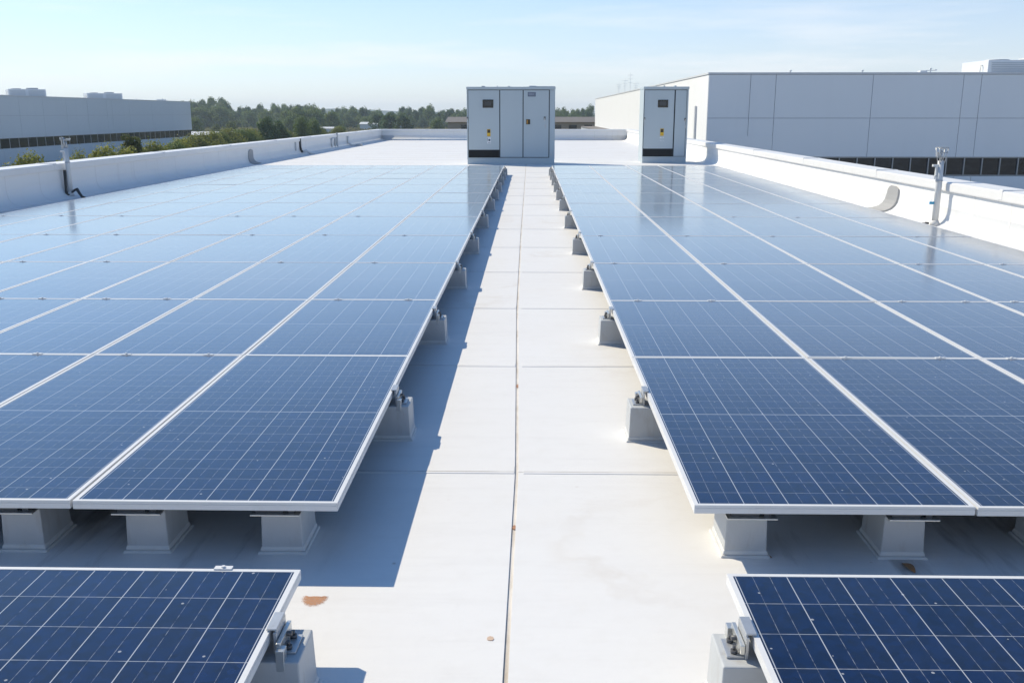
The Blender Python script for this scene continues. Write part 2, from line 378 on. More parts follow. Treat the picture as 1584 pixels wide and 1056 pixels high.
def stain_material():
    m = N('rust_bloom'); o = m.tc.outputs['Object']
    d = m.n('ShaderNodeVectorMath', operation='LENGTH'); mp_ = m.n('ShaderNodeMapping'); mp_.inputs['Scale'].default_value = (1 / .050, 1 / .066, 0); m.l(o, mp_.inputs['Vector']); m.l(mp_.outputs[0], d.inputs[0])
    n1, n2 = m.noise(90, 5, .75), m.noise(220, 3, .7)
    a = m.math('ADD', m.math('MULTIPLY', m.math('SUBTRACT', 1.02, d.outputs['Value']), 3.2), m.math('MULTIPLY', m.math('SUBTRACT', n1, .5), 2.2), clamp=True)
    a = m.math('MULTIPLY', a, m.ramp(n2, .30, .52))
    m.set(Base_Color=m.mix(n1, (.46, .20, .09), (.62, .36, .22)), Roughness=.95, Specular_IOR_Level=.1, Alpha=m.math('MULTIPLY', a, .92)); return m.m
def blob(name, x, y, z, rx, ry, seed, mat, label, cat, cut=None, group=None, th=.003):
    rn = random.Random(seed); b = MB(); n = 22; top = []
    for i in range(n):
        a = 2 * pi * i / n; k = 1 + rn.uniform(-.12, .12); px, py = rx * cos(a) * k, ry * sin(a) * k
        if cut is not None: py = min(py, cut + rn.uniform(-.004, .004))
        top.append((px, py, th))
    b.v = [(p[0], p[1], 0) for p in top] + top + [(0, 0, th)]
    for i in range(n):
        j = (i + 1) % n; b.f += [(i, j, n + j, n + i), (n + i, n + j, 2 * n)]; b.m += [0, 0]; b.sm += [False, False]
    return tag(b.build(name, mat, loc=(x, y, z)), label, cat, group)
blob('rust_stain', -.80, 3.20, 0.0008, .056, .074, 3, stain_material(), 'rusty orange half moon stain on the white roof beside the shadow corner', 'stain', cut=.012, th=.0006)
blob('rust_stain', gx(6.1) + .006, 6.06, -.0055, .009, .04, 5, M['rust'], 'small rust blotch in the roof joint, farther of the two', 'stain', th=.004)
blob('rust_stain', gx(3.84) + .004, 3.84, -.0055, .009, .02, 6, M['rust'], 'small brown blotch in the roof joint, nearer of the two', 'stain', th=.005)
blob('dirt_spot', -.13, 2.93, .0005, .012, .014, 9, worn('pale_rust', (.62, .46, .35), .9), 'faint beige spot on the white roof left of the near joint', 'stain', th=.0015)
def dead_leaf(x, y, z, rz, s, label):
    b = MB(); n = 9
    for i in range(n):
        t = i / (n - 1); w = sin(pi * min(1, t * .95 + .04)) * .2; h = .12 * sin(pi * t)
        b.v += [(-w * s, t * s, (h + .12 * w) * s), (0, t * s, h * s * .6 + .002), (w * s, t * s, (h + .16 * w) * s)]
    for i in range(n - 1):
        k = 3 * i; b.f += [(k, k + 1, k + 4, k + 3), (k + 1, k + 2, k + 5, k + 4)]; b.m += [0, 0]; b.sm += [True, True]
    o = b.build('dead_leaf', M['leafbrown'], loc=(x, y, z)); o.rotation_euler = (0, 0, rz)
    m = o.modifiers.new('thick', 'SOLIDIFY'); m.thickness = .001
    return tag(o, label, 'leaf')
dead_leaf(1.535, 3.44, .002, .25, .085, 'curled brown dead leaf on shaded roof before the right front pedestal')
dead_leaf(1.0, 3.56, .003, 1.2, .04, 'tiny brown leaf scrap at the foot of the right corner pedestal')
dead_leaf(-.915, 3.40, .002, 2.0, .03, 'tiny dark leaf scrap on shaded roof left of the walkway')

# ------------------------------------------------------------------ parapets
def parapet(name, axis, face, sgn, a, b, label, seams, joints, clip=None):
    # face: position of the inner wall face, sgn: direction to the inside of the roof
    P = lambda d: face + sgn * d
    root = empty(name)
    tag(root, label, 'parapet wall')
    prof = [(P(.34), .0015), (P(.22), .012), (P(.13), .040), (P(.065), .085), (P(.025), .15), (P(.006), .22), (P(0), .32), (P(0), .615), (P(-.30), .615), (P(-.30), GZ), (P(.34), GZ)]
    w = MB(); w.sweep(prof, a, b, 0, axis=axis); 
    for i in range(6): w.sm[i] = True
    ip = prof[:8]
    for s in seams:                      # welded laps of the wall flashing
        o_ = [(d + sgn * .002, z + .0015) for d, z in ip]; i_ = [(d - sgn * .01, z - .006) for d, z in ip][::-1]
        w.sweep(o_ + i_, s, s + .035, 1, axis=axis)
    w.build('wall', [M['parapet'], M['seam']], root)
    js = [a] + list(joints) + [b]
    for s0, s1 in zip(js, js[1:]):
        c = MB(); cp = [(P(.012), .585), (P(.045), .580), (P(.05), .60), (P(.05), .708), (P(.035), .722), (P(-.34), .735), (P(-.35), .60), (P(-.302), .60), (P(-.302), .618), (P(.012), .618)]
        c.sweep(cp, s0 + .004, s1 - .004, 0, axis=axis)
        if s1 < b - .1: c.box(*((P(.054), P(-.352), s1 - .09, s1 + .0035) if axis == 'y' else (s1 - .09, s1 + .0035, P(.054), P(-.352))), .60, .741)
        c.build('coping', M['coping'], root, bevel=.004)
    return root
parapet('parapet_wall', 'y', XL, 1, YB, YF, 'white parapet along the left roof edge, its inner face shaded', [12.3, 15.2, 18.3, 19.6, 22.2, 24.4, 27.3, 29.7, 31.2, 34.2, 37.2, 40.6, 43.5, 46, 50.5, 54, 58.2, 62], [-3, 3, 9, 15, 20.3, 26.5, 32.5, 38.4, 44.5, 50.5, 56.5, 61.5])
parapet('parapet_wall', 'y', XR, -1, YB, YF, 'bright sunlit parapet along the right edge of the roof', [4.6, 7.3, 10.1, 13.1, 14.2, 16.1, 19.2, 22.2, 25.4, 28.3, 33, 37, 41, 46, 52, 58], [-3, 2.5, 8.5, 13.4, 18.3, 23.2, 28.4, 34.5, 40.5, 46.5, 52.5, 58.5])
parapet('parapet_wall', 'x', YF, -1, XL - .3, XR + .3, 'white parapet across the far end of the roof', [-7.5, -4.5, -1.5, 1.5, 4.4, 5.6], [-7, -3.8, -.6, 2.6, 5.8])
# thin grey flaps on the walls, round at the top, flaring onto the roof
def wall_flap(x_face, sgn, y, label, flare, wide=1.35):
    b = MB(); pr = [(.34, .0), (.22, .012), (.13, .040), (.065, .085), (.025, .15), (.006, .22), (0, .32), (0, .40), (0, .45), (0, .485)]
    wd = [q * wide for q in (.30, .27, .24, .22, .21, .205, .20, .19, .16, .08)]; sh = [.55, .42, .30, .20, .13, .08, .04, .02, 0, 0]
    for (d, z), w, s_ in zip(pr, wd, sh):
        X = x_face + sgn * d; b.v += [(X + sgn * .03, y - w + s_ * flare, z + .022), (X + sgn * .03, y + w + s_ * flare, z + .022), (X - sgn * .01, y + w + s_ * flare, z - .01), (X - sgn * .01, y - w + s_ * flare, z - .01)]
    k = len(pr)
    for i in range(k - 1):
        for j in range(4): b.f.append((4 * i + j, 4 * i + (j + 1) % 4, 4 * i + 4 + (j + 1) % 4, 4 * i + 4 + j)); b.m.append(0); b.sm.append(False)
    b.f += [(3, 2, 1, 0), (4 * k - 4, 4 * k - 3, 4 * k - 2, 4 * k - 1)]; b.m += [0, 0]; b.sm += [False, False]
    return tag(b.build('grey_flap', M['wall_flap'], bevel=.008), label, 'scupper cover')
wall_flap(XR, -1, 17.35, 'grey round topped flap leaning on the sunlit right parapet', 1.0)
wall_flap(XL, 1, 34.8, 'grey round topped flap on the shaded left parapet', -.6, 1.4)

# ------------------------------------------------------------------ roof posts on the parapets
def post(x, y, label, lean, right):
    t = empty('vent_post', (x, y, .03)); tag(t, label, 'vent post')
    b = MB(); b.tube([(0, 0, .05), (0, 0, .62), (.0, 0, 1.02)], [.052, .05, .048], 14); b.build('pole', M['pole'], t)
    b = MB(); b.tube([(0, 0, 0), (0, 0, .05), (0, 0, .09)], [.075, .072, .056], 14); b.build('base_collar', M['flash'], t)
    b = MB()
    if right:
        for sx in (-1, 1):
            for sy in (-1, 1): b.tube([(sx * .035, sy * .035, .98), (sx * .07, sy * .07, 1.22)], .007, 6)
        for z, q in ((1.08, .05), (1.15, .06), (1.22, .07)):
            P4 = [(-q, -q, z), (q, -q, z), (q, q, z), (-q, q, z), (-q, -q, z)]
            for p0, p1 in zip(P4, P4[1:]): b.tube([p0, p1], .007, 6)
        b.box(-.085, .085, -.02, .02, 1.222, 1.236); b.box(-.02, .02, -.085, .085, 1.2, 1.219)
        b.box(-.085, -.03, -.03, .03, 1.09, 1.16); b.tube([(-.01, 0, 1.0), (-.01, 0, 1.18)], .016, 8)
    else:
        b.box(-.10, .10, -.03, .03, 1.175, 1.195); b.box(-.10, -.055, -.04, .04, 1.2, 1.245); b.box(.03, .11, -.035, .035, 1.2, 1.225)
        b.tube([(-.03, 0, 1.0), (-.03, 0, 1.24)], .022, 8); b.tube([(.02, 0, 1.0), (.02, 0, 1.18)], .018, 8); b.box(-.09, -.07, -.01, .01, 1.0, 1.176)
    b.build('top_bracket', M['steel'], t)
    b = MB(); b.box(-.125, -.04, -.025, .025, .93, .965); b.box(-.075, -.05, -.02, .02, .78, .93); b.box(-.09, -.045, -.02, .02, .74, .79); b.build('side_arm', M['pole'], t)
    b = MB(); b.tube([(0, 0, .70), (0, 0, .725)], .0565, 14); b.build('band', M['steel'], t)
    if right:
        b = MB(); b.box(-.12, -.051, -.03, .0, .345, .385); b.tube([(-.10, -.015, .385), (-.10, -.015, .42)], .004, 6); b.build('tag', M['blue'], t, bevel=.003)
        b = MB()
        for i in range(9): b.box(-.30 + .022 * i, -.285 + .022 * i, -.03 - .01 * (i % 3), .02, .0 + .004 * i, .022 + .005 * i + .006 * (i % 2))
        b.build('hose_end', M['dark_steel'], t)
    else:
        b = MB(); b.tube([(-.055, -.06, .55), (-.062, -.066, .1), (-.05, -.07, .03), (0, -.08, .005)], .03, 8); b.tube([(.03, -.03, .06), (.12, -.05, .12), (.19, -.08, .14), (.26, -.14, .06), (.34, -.2, -.01), (.42, -.24, -.022)], [.018, .026, .034, .03, .026, .018], 9)
        b.build('flexible_conduit', M['rubber'], t)
    return t
post(6.46, 15.15, 'grey vent post with an open cage top on the sunlit right parapet', 0, True)
post(-10.05, 20.6, 'grey vent post with dark conduit at its foot on the left parapet', 0, False)
def wallpipe(y, label, kind):
    t = empty('wall_pipe', (XL, y, 0)); tag(t, label, 'pipe')
    b = MB()
    if kind == 0:
        b.tube([(.04, 0, .70), (.04, 0, .35), (.06, .05, .2), (.10, .1, .12)], .05, 8); b.build('pipe', M['rubber'], t)
        b = MB(); b.tube([(.10, .1, .13), (.22, .35, .16), (.34, .5, .05), (.45, .7, .02)], .055, 8); b.build('elbow', M['pole'], t); b = MB(); b.box(.0, .05, -.85, -.7, .2, .575); b.build('cover_strip', M['ped'], t)
    elif kind == 1:
        b.tube([(.05, -.6, .1), (.05, -.6, .5), (.05, .3, .55), (.05, .3, .1)], .045, 8); b.build('pipe', M['pole'], t); b = MB(); b.box(.0, .09, .8, .9, .06, .79); b.build('cover_strip', M['ped'], t)
    else:
        b.tube([(.05, 0, .56), (.06, 0, .2), (.2, .2, .08), (.45, .7, .05)], .05, 8); b.build('pipe', M['pole'], t); b = MB(); b.box(.35, .7, .5, 1.0, .001, .10); b.build('drain_box', M['ped'], t)
wallpipe(42.3, 'dark pipe with pale elbow at the far left parapet', 0)
wallpipe(49.6, 'pale looped pipe on the left parapet beyond the dark pipe', 1)
wallpipe(53.4, 'short grey drain pipe on left parapet nearest the far corner', 2)

# ------------------------------------------------------------------ solar panels
T, TH = .27, .035
LC = [-.754, -1.826, -2.80, -3.74, -4.60, -5.47, -6.36, -7.27, -8.17]      # column edges, left array
RC = [.650, 1.760, 2.85, 3.80, 4.67, 5.56]                                # right array
ROWS = [3.465, 5.80, 7.65, 9.65, 11.9, 14.15, 16.35, 18.5, 20.6, 22.65, 24.65, 26.6, 28.5]
GAP = .011
cache = {}
def panel_meshes(w, l, nv):
    key = (round(w, 3), round(l, 3), nv)
    if key in cache: return cache[key]
    x, y = w / 2, l / 2; lip = .017; zt, zb = TH, 0
    f = MB()
    o = [(-x, -y), (x, -y), (x, y), (-x, y)]; i = [(-x + lip, -y + lip), (x - lip, -y + lip), (x - lip, y - lip), (-x + lip, y - lip)]; q = [(-x + .03, -y + .03), (x - .03, -y + .03), (x - .03, y - .03), (-x + .03, y - .03)]
    for a in range(4):
        b = (a + 1) % 4
        f.face([(*o[a], zt), (*o[b], zt), (*i[b], zt), (*i[a], zt)])
        f.face([(*i[a], zt), (*i[b], zt), (*i[b], zt - .006), (*i[a], zt - .006)])
        # ribbed outer side: two shallow steps
        z1, z2 = zt - .011, zt - .022; e = .0018
        def off(p): return (p[0] * (x - e) / x, p[1] * (y - e) / y)
        oa, ob = off(o[a]), off(o[b])
        f.face([(*o[b], zt), (*o[a], zt), (*o[a], z1), (*o[b], z1)]); f.face([(*o[b], z1), (*o[a], z1), (*oa, z1), (*ob, z1)])
        f.face([(*ob, z1), (*oa, z1), (*oa, z1 - .002), (*ob, z1 - .002)]); f.face([(*ob, z1 - .002), (*oa, z1 - .002), (*o[a], z1 - .002), (*o[b], z1 - .002)])
        f.face([(*o[b], z1 - .002), (*o[a], z1 - .002), (*o[a], zb), (*o[b], zb)])
        f.face([(*o[b], zb), (*o[a], zb), (*q[a], zb), (*q[b], zb)]); f.face([(*q[b], zb), (*q[a], zb), (*q[a], .0015), (*q[b], .0015)])
    fm = f.mesh('frame', M['alu'])
    g = MB(); z = zt - .0012; nh = nv / 2; mg = .008 / (w / 6)
    g.face([(*i[0], z), (*i[1], z), (*i[2], z), (*i[3], z)], uv=[(-mg, -nh), (6 + mg, -nh), (6 + mg, nh), (-mg, nh)])
    g.face([(*i[3], z - .006), (*i[2], z - .006), (*i[1], z - .006), (*i[0], z - .006)], 1)
    gm_ = g.mesh('glass', [M['cells'], M['backsheet']])
    c = MB(); c.box(-.03, .03, y - .009, y + .005 + .009, TH + .0005, TH + .0045); c.box(-.03, .03, y + .0012, y + .0038, 0.002, TH + .001); c.tube([(0, y + .0025, TH + .004), (0, y + .0025, TH + .010)], .007, 6)
    cm = c.mesh('clamp', M['alu'])
    cache[key] = (fm, gm_, cm); return cache[key]
tr = random.Random(21)
def panel(x0, x1, y0, y1, nv, label, group, clamps, name='solar_panel'):
    x0, x1 = min(x0, x1) + GAP / 2, max(x0, x1) - GAP / 2; y0 += .0025; y1 -= .0025
    w, l = x1 - x0, y1 - y0
    fm, gm_, cm = panel_meshes(w, l, nv)
    t = empty(name, ((x0 + x1) / 2, (y0 + y1) / 2, T - TH)); t.rotation_euler = (tr.gauss(0, .0011), tr.gauss(0, .0011), 0)
    tag(t, label, 'solar panel', group)
    link('frame', fm, t); link('glass', gm_, t)
    for k in clamps: link('clamp', cm, t, (k * w, 0, 0))
for side, cols, who in (('left', LC, 'solar panels of the left array'), ('right', RC, 'solar panels of the right array')):
    for r_, (y0, y1) in enumerate(zip(ROWS, ROWS[1:])):
        for c_, (a, b) in enumerate(zip(cols, cols[1:])):
            cx_, far = (a + b) / 2, y1
            px = 820 + 1455 * (min(abs(a), abs(b)) * (1 if side == 'right' else -1)) / far
            if px < -450 or px > 2050: continue           # wholly outside the frame
            lab = f'blue solar panel in the {ord_(r_ + 1)} row of the {side} array, {ord_(c_ + 1)} column from the walkway'
            kk = [-.28, .27] if (r_ + c_) % 2 else [-.3, .12]
            panel(a, b, y0, y1, 20 if r_ == 0 else 18, lab, who, kk[:1 + (r_ < 2)] if r_ < 5 and (c_ * 3 + r_) % 4 else [])
panel(-.765, -1.83, .72, 2.905, 12, 'nearest left solar panel, cut by the bottom edge and left of the walkway', 'solar panels nearest the camera', [.25])
panel(.662, 1.75, .72, 2.905, 12, 'nearest right solar panel, cut by the bottom edge and right of the walkway', 'solar panels nearest the camera', [])
panel(-1.83, -2.9, .72, 2.905, 12, 'solar panel beyond the left frame edge beside the nearest left panel', 'solar panels nearest the camera', [])
panel(1.75, 2.84, .72, 2.905, 12, 'solar panel beyond the right frame edge beside the nearest right panel', 'solar panels nearest the camera', [])

# ------------------------------------------------------------------ pedestals under the arrays
def ped_body(w, l, h):
    b = MB()
    b.taper(-w / 2, w / 2, -l / 2, l / 2, .012, h, .006)
    b.taper(-w / 2 - .016, w / 2 + .016, -l / 2 - .016, l / 2 + .016, -.002, .010, .004, 1)
    b.taper(-w / 2 - .006, w / 2 + .006, -l / 2 - .006, l / 2 + .006, .0095, .030, .005, 1)
    return b
def aisle_proto():
    t = empty('pedestal'); ped_body(.30, .20, .195).build('body', [M['ped'], M['flash']], t, bevel=.005)
    # local +x points to the walkway; panel edge is at x = .055
    b = MB(); b.box(.062, .072, -.055, .055, .1955, .268); b.box(.072, .125, -.05, .05, .1955, .203); b.box(.040, .072, -.05, .05, .2725, .2785); b.box(.0655, .072, -.05, .05, .268, .2725); b.build('clamp_bracket', M['steel'], t, bevel=.0015)
    b = MB(); b.box(.074, .088, -.075, .06, .215, .245); b.box(.076, .102, -.095, -.060, .15, .232); b.build('locking_plate', M['bolt'], t, bevel=.002)
    b = MB()
    for yy in (-.03, .03): b.tube([(.10, yy, .203), (.10, yy, .214)], .011, 6); b.tube([(.10, yy, .214), (.10, yy, .228)], .005, 8)
    b.tube([(.072, .0, .235), (.104, .0, .235)], .008, 8); b.build('bolt', M['dark_steel'], t)
    return t
def front_proto():
    t = empty('pedestal'); ped_body(.175, .24, .20).build('body', [M['ped'], M['flash']], t, bevel=.005)
    b = MB(); b.box(-.10, .10, -.205, .06, .2005, .2065); b.build('top_plate', M['bolt'], t, bevel=.0015)
    b = MB(); b.box(-.082, .03, -.185, .05, .207, .2335); b.box(.05, .075, -.185, .05, .207, .2335); b.build('rail', M['dark_steel'], t)
    b = MB(); b.tube([(.04, -.12, .207), (.04, -.12, .228)], .009, 6); b.tube([(-.09, -.12, .207), (-.09, -.12, .222)], .009, 6); b.build('bolt', M['bolt'], t)
    return t
def copy_tree(o, parent=None):
    c = o.copy(); C.objects.link(c)
    if parent: c.parent = parent
    for ch in list(o.children): copy_tree(ch, c)
    return c
ap, fp = aisle_proto(), front_proto(); ua = uf = False
PY = [5.06, 7.31, 9.7, 12.2, 15.03, 17.85, 20.1, 22.2, 24.3, 26.3, 28.1]
for side, e, sg in (('left', -.754, 1), ('right', .650, -1)):
    for k, y in enumerate([2.56] + PY):
        o = ap if not ua else copy_tree(ap); ua = True
        o.location = (e - sg * .055, y, 0); o.rotation_euler = (0, 0, 0 if sg > 0 else pi)
        if k == 0: o.location.x -= sg * .012; lab = f'grey pedestal and clamp under the nearest {side} solar panel, at the bottom edge'
        else: lab = f'grey pedestal along the {side} array beside the walkway, {ord_(k)} in its line from the front'
        tag(o, lab, 'pedestal', f'pedestals along the {side} side of the walkway')
for side, xs in (('left', (-1.018, -1.58, -2.10)), ('right', (.892, 1.532, 2.19))):
    for k, x in enumerate(xs):
        o = fp if not uf else copy_tree(fp); uf = True
        o.location = (x, 3.56 + .13, 0)
        lab = {0: f'squat grey pedestal under the front edge of {side} array, nearest the walkway', 1: f'squat grey pedestal under the front edge of {side} array, second from the walkway', 2: f'squat grey pedestal under the front edge of {side} array, third from the walkway'}[k]
        tag(o, lab, 'pedestal', f'pedestals under the front edge of the {side} array')

# ------------------------------------------------------------------ inverter cabinets
def door(t, x0, x1, z0, z1, y=-.012):
    b = MB(); b.box(x0, x1, y, .004, z0, z1); return b.build('door', M['cab'], t, bevel=.006)
def sticker(t, x, z, s=1.0, doc=True):
    b = MB(); y = -.016; b.box(x - .062 * s, x + .062 * s, y, -.0121, z - .12 * s, z + .13 * s, 0); b.box(x - .05 * s, x + .05 * s, y - .002, y - .0005, z + .0, z + .115 * s, 1); b.box(x - .05 * s, x + .05 * s, y - .002, y - .0005, z - .10 * s, z - .085 * s, 2)
    b.build('warning_label', [M['yellow'], M['brown'], M['orange']], t)
    b = MB()
    if doc:
        b.box(x - .06 * s, x + .075 * s, y, -.0121, z - .37 * s, z - .15 * s, 0); b.box(x - .05 * s, x - .035 * s, y - .002, y - .0005, z - .28 * s, z - .17 * s, 1); b.tube([(x + .02 * s, y - .002, z - .25 * s), (x + .02 * s, y - .0005, z - .25 * s)], .04 * s, 12, 1); b.box(x - .03 * s, x + .06 * s, y - .002, y - .0005, z - .35 * s, z - .335 * s, 1)
    else:
        for i, (u, w) in enumerate(((-.07, .05), (-.01, .02), (.035, .035))): b.box(x + u * s, x + (u + w) * s, y, -.0121, z - .20 * s, z - .16 * s, 0); b.box(x + (u + .02) * s, x + (u + w) * s, y, -.0121, z - .30 * s, z - .27 * s, 0)
    b.build('data_label', [M['paper'], M['ink']], t)
def screen(t, x, z, w, h):
    b = MB(); b.box(x - w / 2, x + w / 2, -.035, -.0121, z - h / 2, z + h / 2); b.build('display', M['screen'], t, bevel=.015)
    b = MB(); b.box(x - w * .30, x + w * .30, -.0385, -.0355, z - h * .24, z + h * .28); o = b.build('display_glass', M['glassdisplay'], t)
def grille(t, x0, x1, z0, z1):
    b = MB(); b.box(x0, x1, -.0125, .003, z0, z1); n_ = 9
    for i in range(n_):
        z = z0 + (z1 - z0) * (i + .5) / n_; b.hexa([(x0 + .01, -.026, z - .014), (x1 - .01, -.026, z - .014), (x1 - .01, -.0123, z - .004), (x0 + .01, -.0123, z - .004), (x0 + .01, -.026, z - .010), (x1 - .01, -.026, z - .010), (x1 - .01, -.0123, z + .004), (x0 + .01, -.0123, z + .004)])
    b.build('vent_grille', M['grille'], t)
def handle(t, x, z, s=1):
    b = MB(); b.box(x - .03 * s, x + .03 * s, -.03, -.0121, z, z + .10 * s, 0); b.box(x - .012 * s, x + .012 * s, -.045, -.0305, z - .04 * s, z + .06 * s, 1); b.build('handle', [M['dark_steel'], M['bolt']], t)
    b = MB(); b.box(x - .0 * s, x + .035 * s, -.022, -.0121, z - .26 * s, z - .14 * s); b.build('lock', M['steel'], t)
def cabinet(x0, x1, y, h, depth, name):
    t = empty(name, ((x0 + x1) / 2, y, 0)); w = (x1 - x0); a = -w / 2; 
    b = MB(); b.box(a + .012, -a - .012, .003, depth, .18, h - .09); b.build('body', M['cab'], t, bevel=.006)
    b = MB(); b.box(a + .02, -a - .02, -.006, depth, -.002, .18); b.build('plinth', M['cab'], t, bevel=.006)
    b = MB(); b.box(a, -a, -.03, depth + .03, h - .09, h); b.build('roof_cap', M['cab'], t, bevel=.01)
    return t, a, w
t, A, Wd = cabinet(-2.262, .898, 34.4, 2.69, 1.25, 'inverter_cabinet')
tag(t, 'wide pale grey inverter cabinet with three doors behind the walkway end', 'cabinet')
U = lambda zx: A + (zx - 72) / 976 * Wd
Z = lambda zy: (953 - zy) / 848 * 2.69
b = MB(); b.box(U(88), U(984), -.004, .0025, Z(880), Z(137)); b.build('door_gap_plate', M['gap'], t)  # dark plate added behind the doors, painting shade into their gaps
door(t, U(93), U(433), Z(795) + .01, Z(142)); door(t, U(443), U(689), Z(873), Z(142)); door(t, U(699), U(976), Z(873), Z(142)); 
b = MB(); b.box(U(989), U(1036), -.011, .0035, Z(873), Z(142)); b.build('side_panel', M['cab'], t, bevel=.006)
screen(t, U(309), Z(288), .38, .28); sticker(t, U(316), Z(606)); grille(t, U(95), U(424), Z(876) + .004, Z(799)); handle(t, U(932), Z(462), 1.1); handle(t, U(83), Z(460), .8)
b = MB(); b.box(U(745), U(831), -.0165, -.0121, Z(210), Z(163), 0)
for i in range(3): b.box(U(752), U(826 - 9 * (i % 2)), -.0185, -.017, Z(175 + 11 * i), Z(172 + 11 * i), 1)
b.build('name_plate', [M['navy'], M['paper']], t)
b = MB(); b.box(U(728), U(772), -.028, -.0121, Z(512), Z(457), 0); b.box(U(734), U(745), -.030, -.0285, Z(506), Z(463), 1); b.build('control_switch', [M['brown'], M['orange']], t, bevel=.004)
b = MB(); b.box(U(1000), U(1012), -.03, -.0112, Z(850), Z(835)); b.build('latch', M['steel'], t)
b = MB()
for u0, u1, hh in ((240, 275, .03), (408, 414, .04), (530, 548, .03), (760, 838, .035), (838, 1040, .018)): b.box(U(u0), U(u1), .0, .4, 2.688, 2.69 + hh)
b.build('roof_bracket', M['cab'], t)
t, A, Wd = cabinet(4.12, 5.77, 35.4, 2.72, 1.25, 'inverter_cabinet')
tag(t, 'narrow pale grey inverter cabinet with two doors near the right parapet', 'cabinet')
U = lambda zx: A + (zx - 122) / 515 * Wd
Z = lambda zy: (935 - zy) / 850 * 2.72
b = MB(); b.box(U(131), U(615), -.004, .0025, Z(862), Z(119)); b.build('door_gap_plate', M['gap'], t)  # dark plate again, shade painted between the two doors
door(t, U(136), U(472), Z(775) + .01, Z(124)); door(t, U(486), U(610), Z(858), Z(124))
screen(t, U(345), Z(272), .37, .27); sticker(t, U(345), Z(590), 1.05, False); grille(t, U(140), U(466), Z(858), Z(780)); handle(t, U(142), Z(450), .8); handle(t, U(602), Z(462), 1.0)
b = MB()
for u0, u1 in ((255, 262), (350, 362), (470, 490)): b.box(U(u0), U(u1), .0, .3, 2.718, 2.76)
b.build('roof_bracket', M['cab'], t)

# ------------------------------------------------------------------ neighbouring buildings
def seg_wall(name, parent, axis, fixed, spans, zs, mat, depth=.06):
    # cladding panels with open joints; axis 'x': face looks to -Y at y = fixed; axis 'y': face at x = fixed looking to sign of depth
    b = MB(); g = .035
    for s0, s1 in zip(spans, spans[1:]):
        for z0, z1 in zip(zs, zs[1:]):
            if axis == 'x': b.box(s0 + g / 2, s1 - g / 2, fixed, fixed + depth, z0 + g / 2, z1 - g / 2)
            else: b.box(min(fixed, fixed + depth), max(fixed, fixed + depth), s0 + g / 2, s1 - g / 2, z0 + g / 2, z1 - g / 2)
    return b.build(name, mat, parent)
def hvac(x, y, z, w, d, h, label, louvers=True):
    t = empty('rooftop_unit', (x, y, z)); tag(t, label, 'rooftop unit')
    b = MB(); b.box(-w / 2, w / 2, -d / 2, d / 2, .12, h); b.box(-w / 2 + .1, w / 2 - .1, -d / 2 + .1, d / 2 - .1, -.02, .12); b.build('casing', M['hvac'], t, bevel=.02)
    b = MB()
    for f0, f1 in ((-.46, -.05), (.03, .46)):
        for i in range(6):
            zz = h * (.25 + .11 * i); b.box(f0 * w, f1 * w, -d / 2 - .03, -d / 2 - .002, zz, zz + h * .05)
    b.build('louver', M['louver'], t)
    b = MB(); b.tube([(w * .18, 0, h), (w * .18, 0, h + .22)], min(w, d) * .24, 16); b.tube([(-w * .25, 0, h), (-w * .25, 0, h + .12)], min(w, d) * .2, 16); b.build('fan_housing', M['louver'], t)
    b = MB(); b.tube([(-w / 2 - .15, -d * .3, .05), (-w / 2 - .15, -d * .3, h * .7), (-w / 2, -d * .3, h * .7)], .05, 8); b.build('pipe', M['hvac'], t)
    return t
def small_vent(x, y, z, h, label, arm=False):
    b = MB(); b.tube([(0, 0, -.05), (0, 0, h)], .04, 8); b.tube([(0, 0, h), (0, 0, h + .08)], .09, 8)
    if arm: b.tube([(-.3, 0, h * .7), (.35, 0, h * .75)], .025, 6); b.box(.25, .4, -.05, .05, h * .7, h * .95); b.box(-.35, -.22, -.05, .05, h * .55, h * .8)
    tag(b.build('roof_vent', M['hvac'], loc=(x, y, z)), label, 'roof vent')

# right building: front face looks towards the camera, side face is sunlit
BX, BY, BT = 11.67, 64.0, 4.35
rb = empty('warehouse', (0, 0, 0)); tag(rb, 'large grey warehouse with sunlit side wall behind the right parapet', 'warehouse')
b = MB(); b.box(BX + .06, 60, BY + .06, BY + .3, -1.03, BT - .06); b.box(BX + .06, 60, BY + .06, BY + .3, GZ, -2.26); b.box(BX + .06, 17.0, BY + .06, BY + .3, -2.26, -1.03); b.box(BX + .06, 60, BY + .3, 174, GZ, BT - .06); b.build('core', M['joint'], rb)
xs = [BX, 14.4, 16.05, 22.35, 28.2, 29.35, 37, 46, 60]
seg_wall('upper_wall', rb, 'x', BY, xs, [-1.03, 1.48, BT - .1], M['wall2'])
seg_wall('lower_wall', rb, 'x', BY, xs, [GZ, -2.26], M['wall2'])
b = MB(); b.box(BX, 17.0, BY, BY + .06, -2.24, -1.05); b.box(12.3, 16.04, BY - .02, BY - .002, -2.2, .35); b.build('wall_panel', M['wall2'], rb)
seg_wall('side_wall', rb, 'y', BX, [BY + .07] + [72 + 8.5 * i for i in range(12)] + [174], [GZ, BT - .1], M['wall'])
b = MB(); b.box(BX - .05, 60, BY - .05, BY + .35, BT - .085, BT + .03); b.box(BX - .05, BX + .35, BY + .352, 174, BT - .085, BT + .03); b.build('roof_trim', M['trim'], rb)
for i in range(26):
    x0 = 17.0 + 1.18 * i
    fr = MB(); fr.box(x0, x0 + .07, BY + .03, BY + .12, -2.24, -1.05); fr.box(x0 + .07, x0 + 1.18, BY + .03, BY + .12, -2.24, -2.19); fr.box(x0 + .07, x0 + 1.18, BY + .03, BY + .12, -1.09, -1.05); f = fr.build('window', M['mullion'], rb)
    p = MB(); p.box(x0 + .07, x0 + 1.18, BY + .13, BY + .15, -2.19, -1.09); p.build('pane', M['glass'], f)
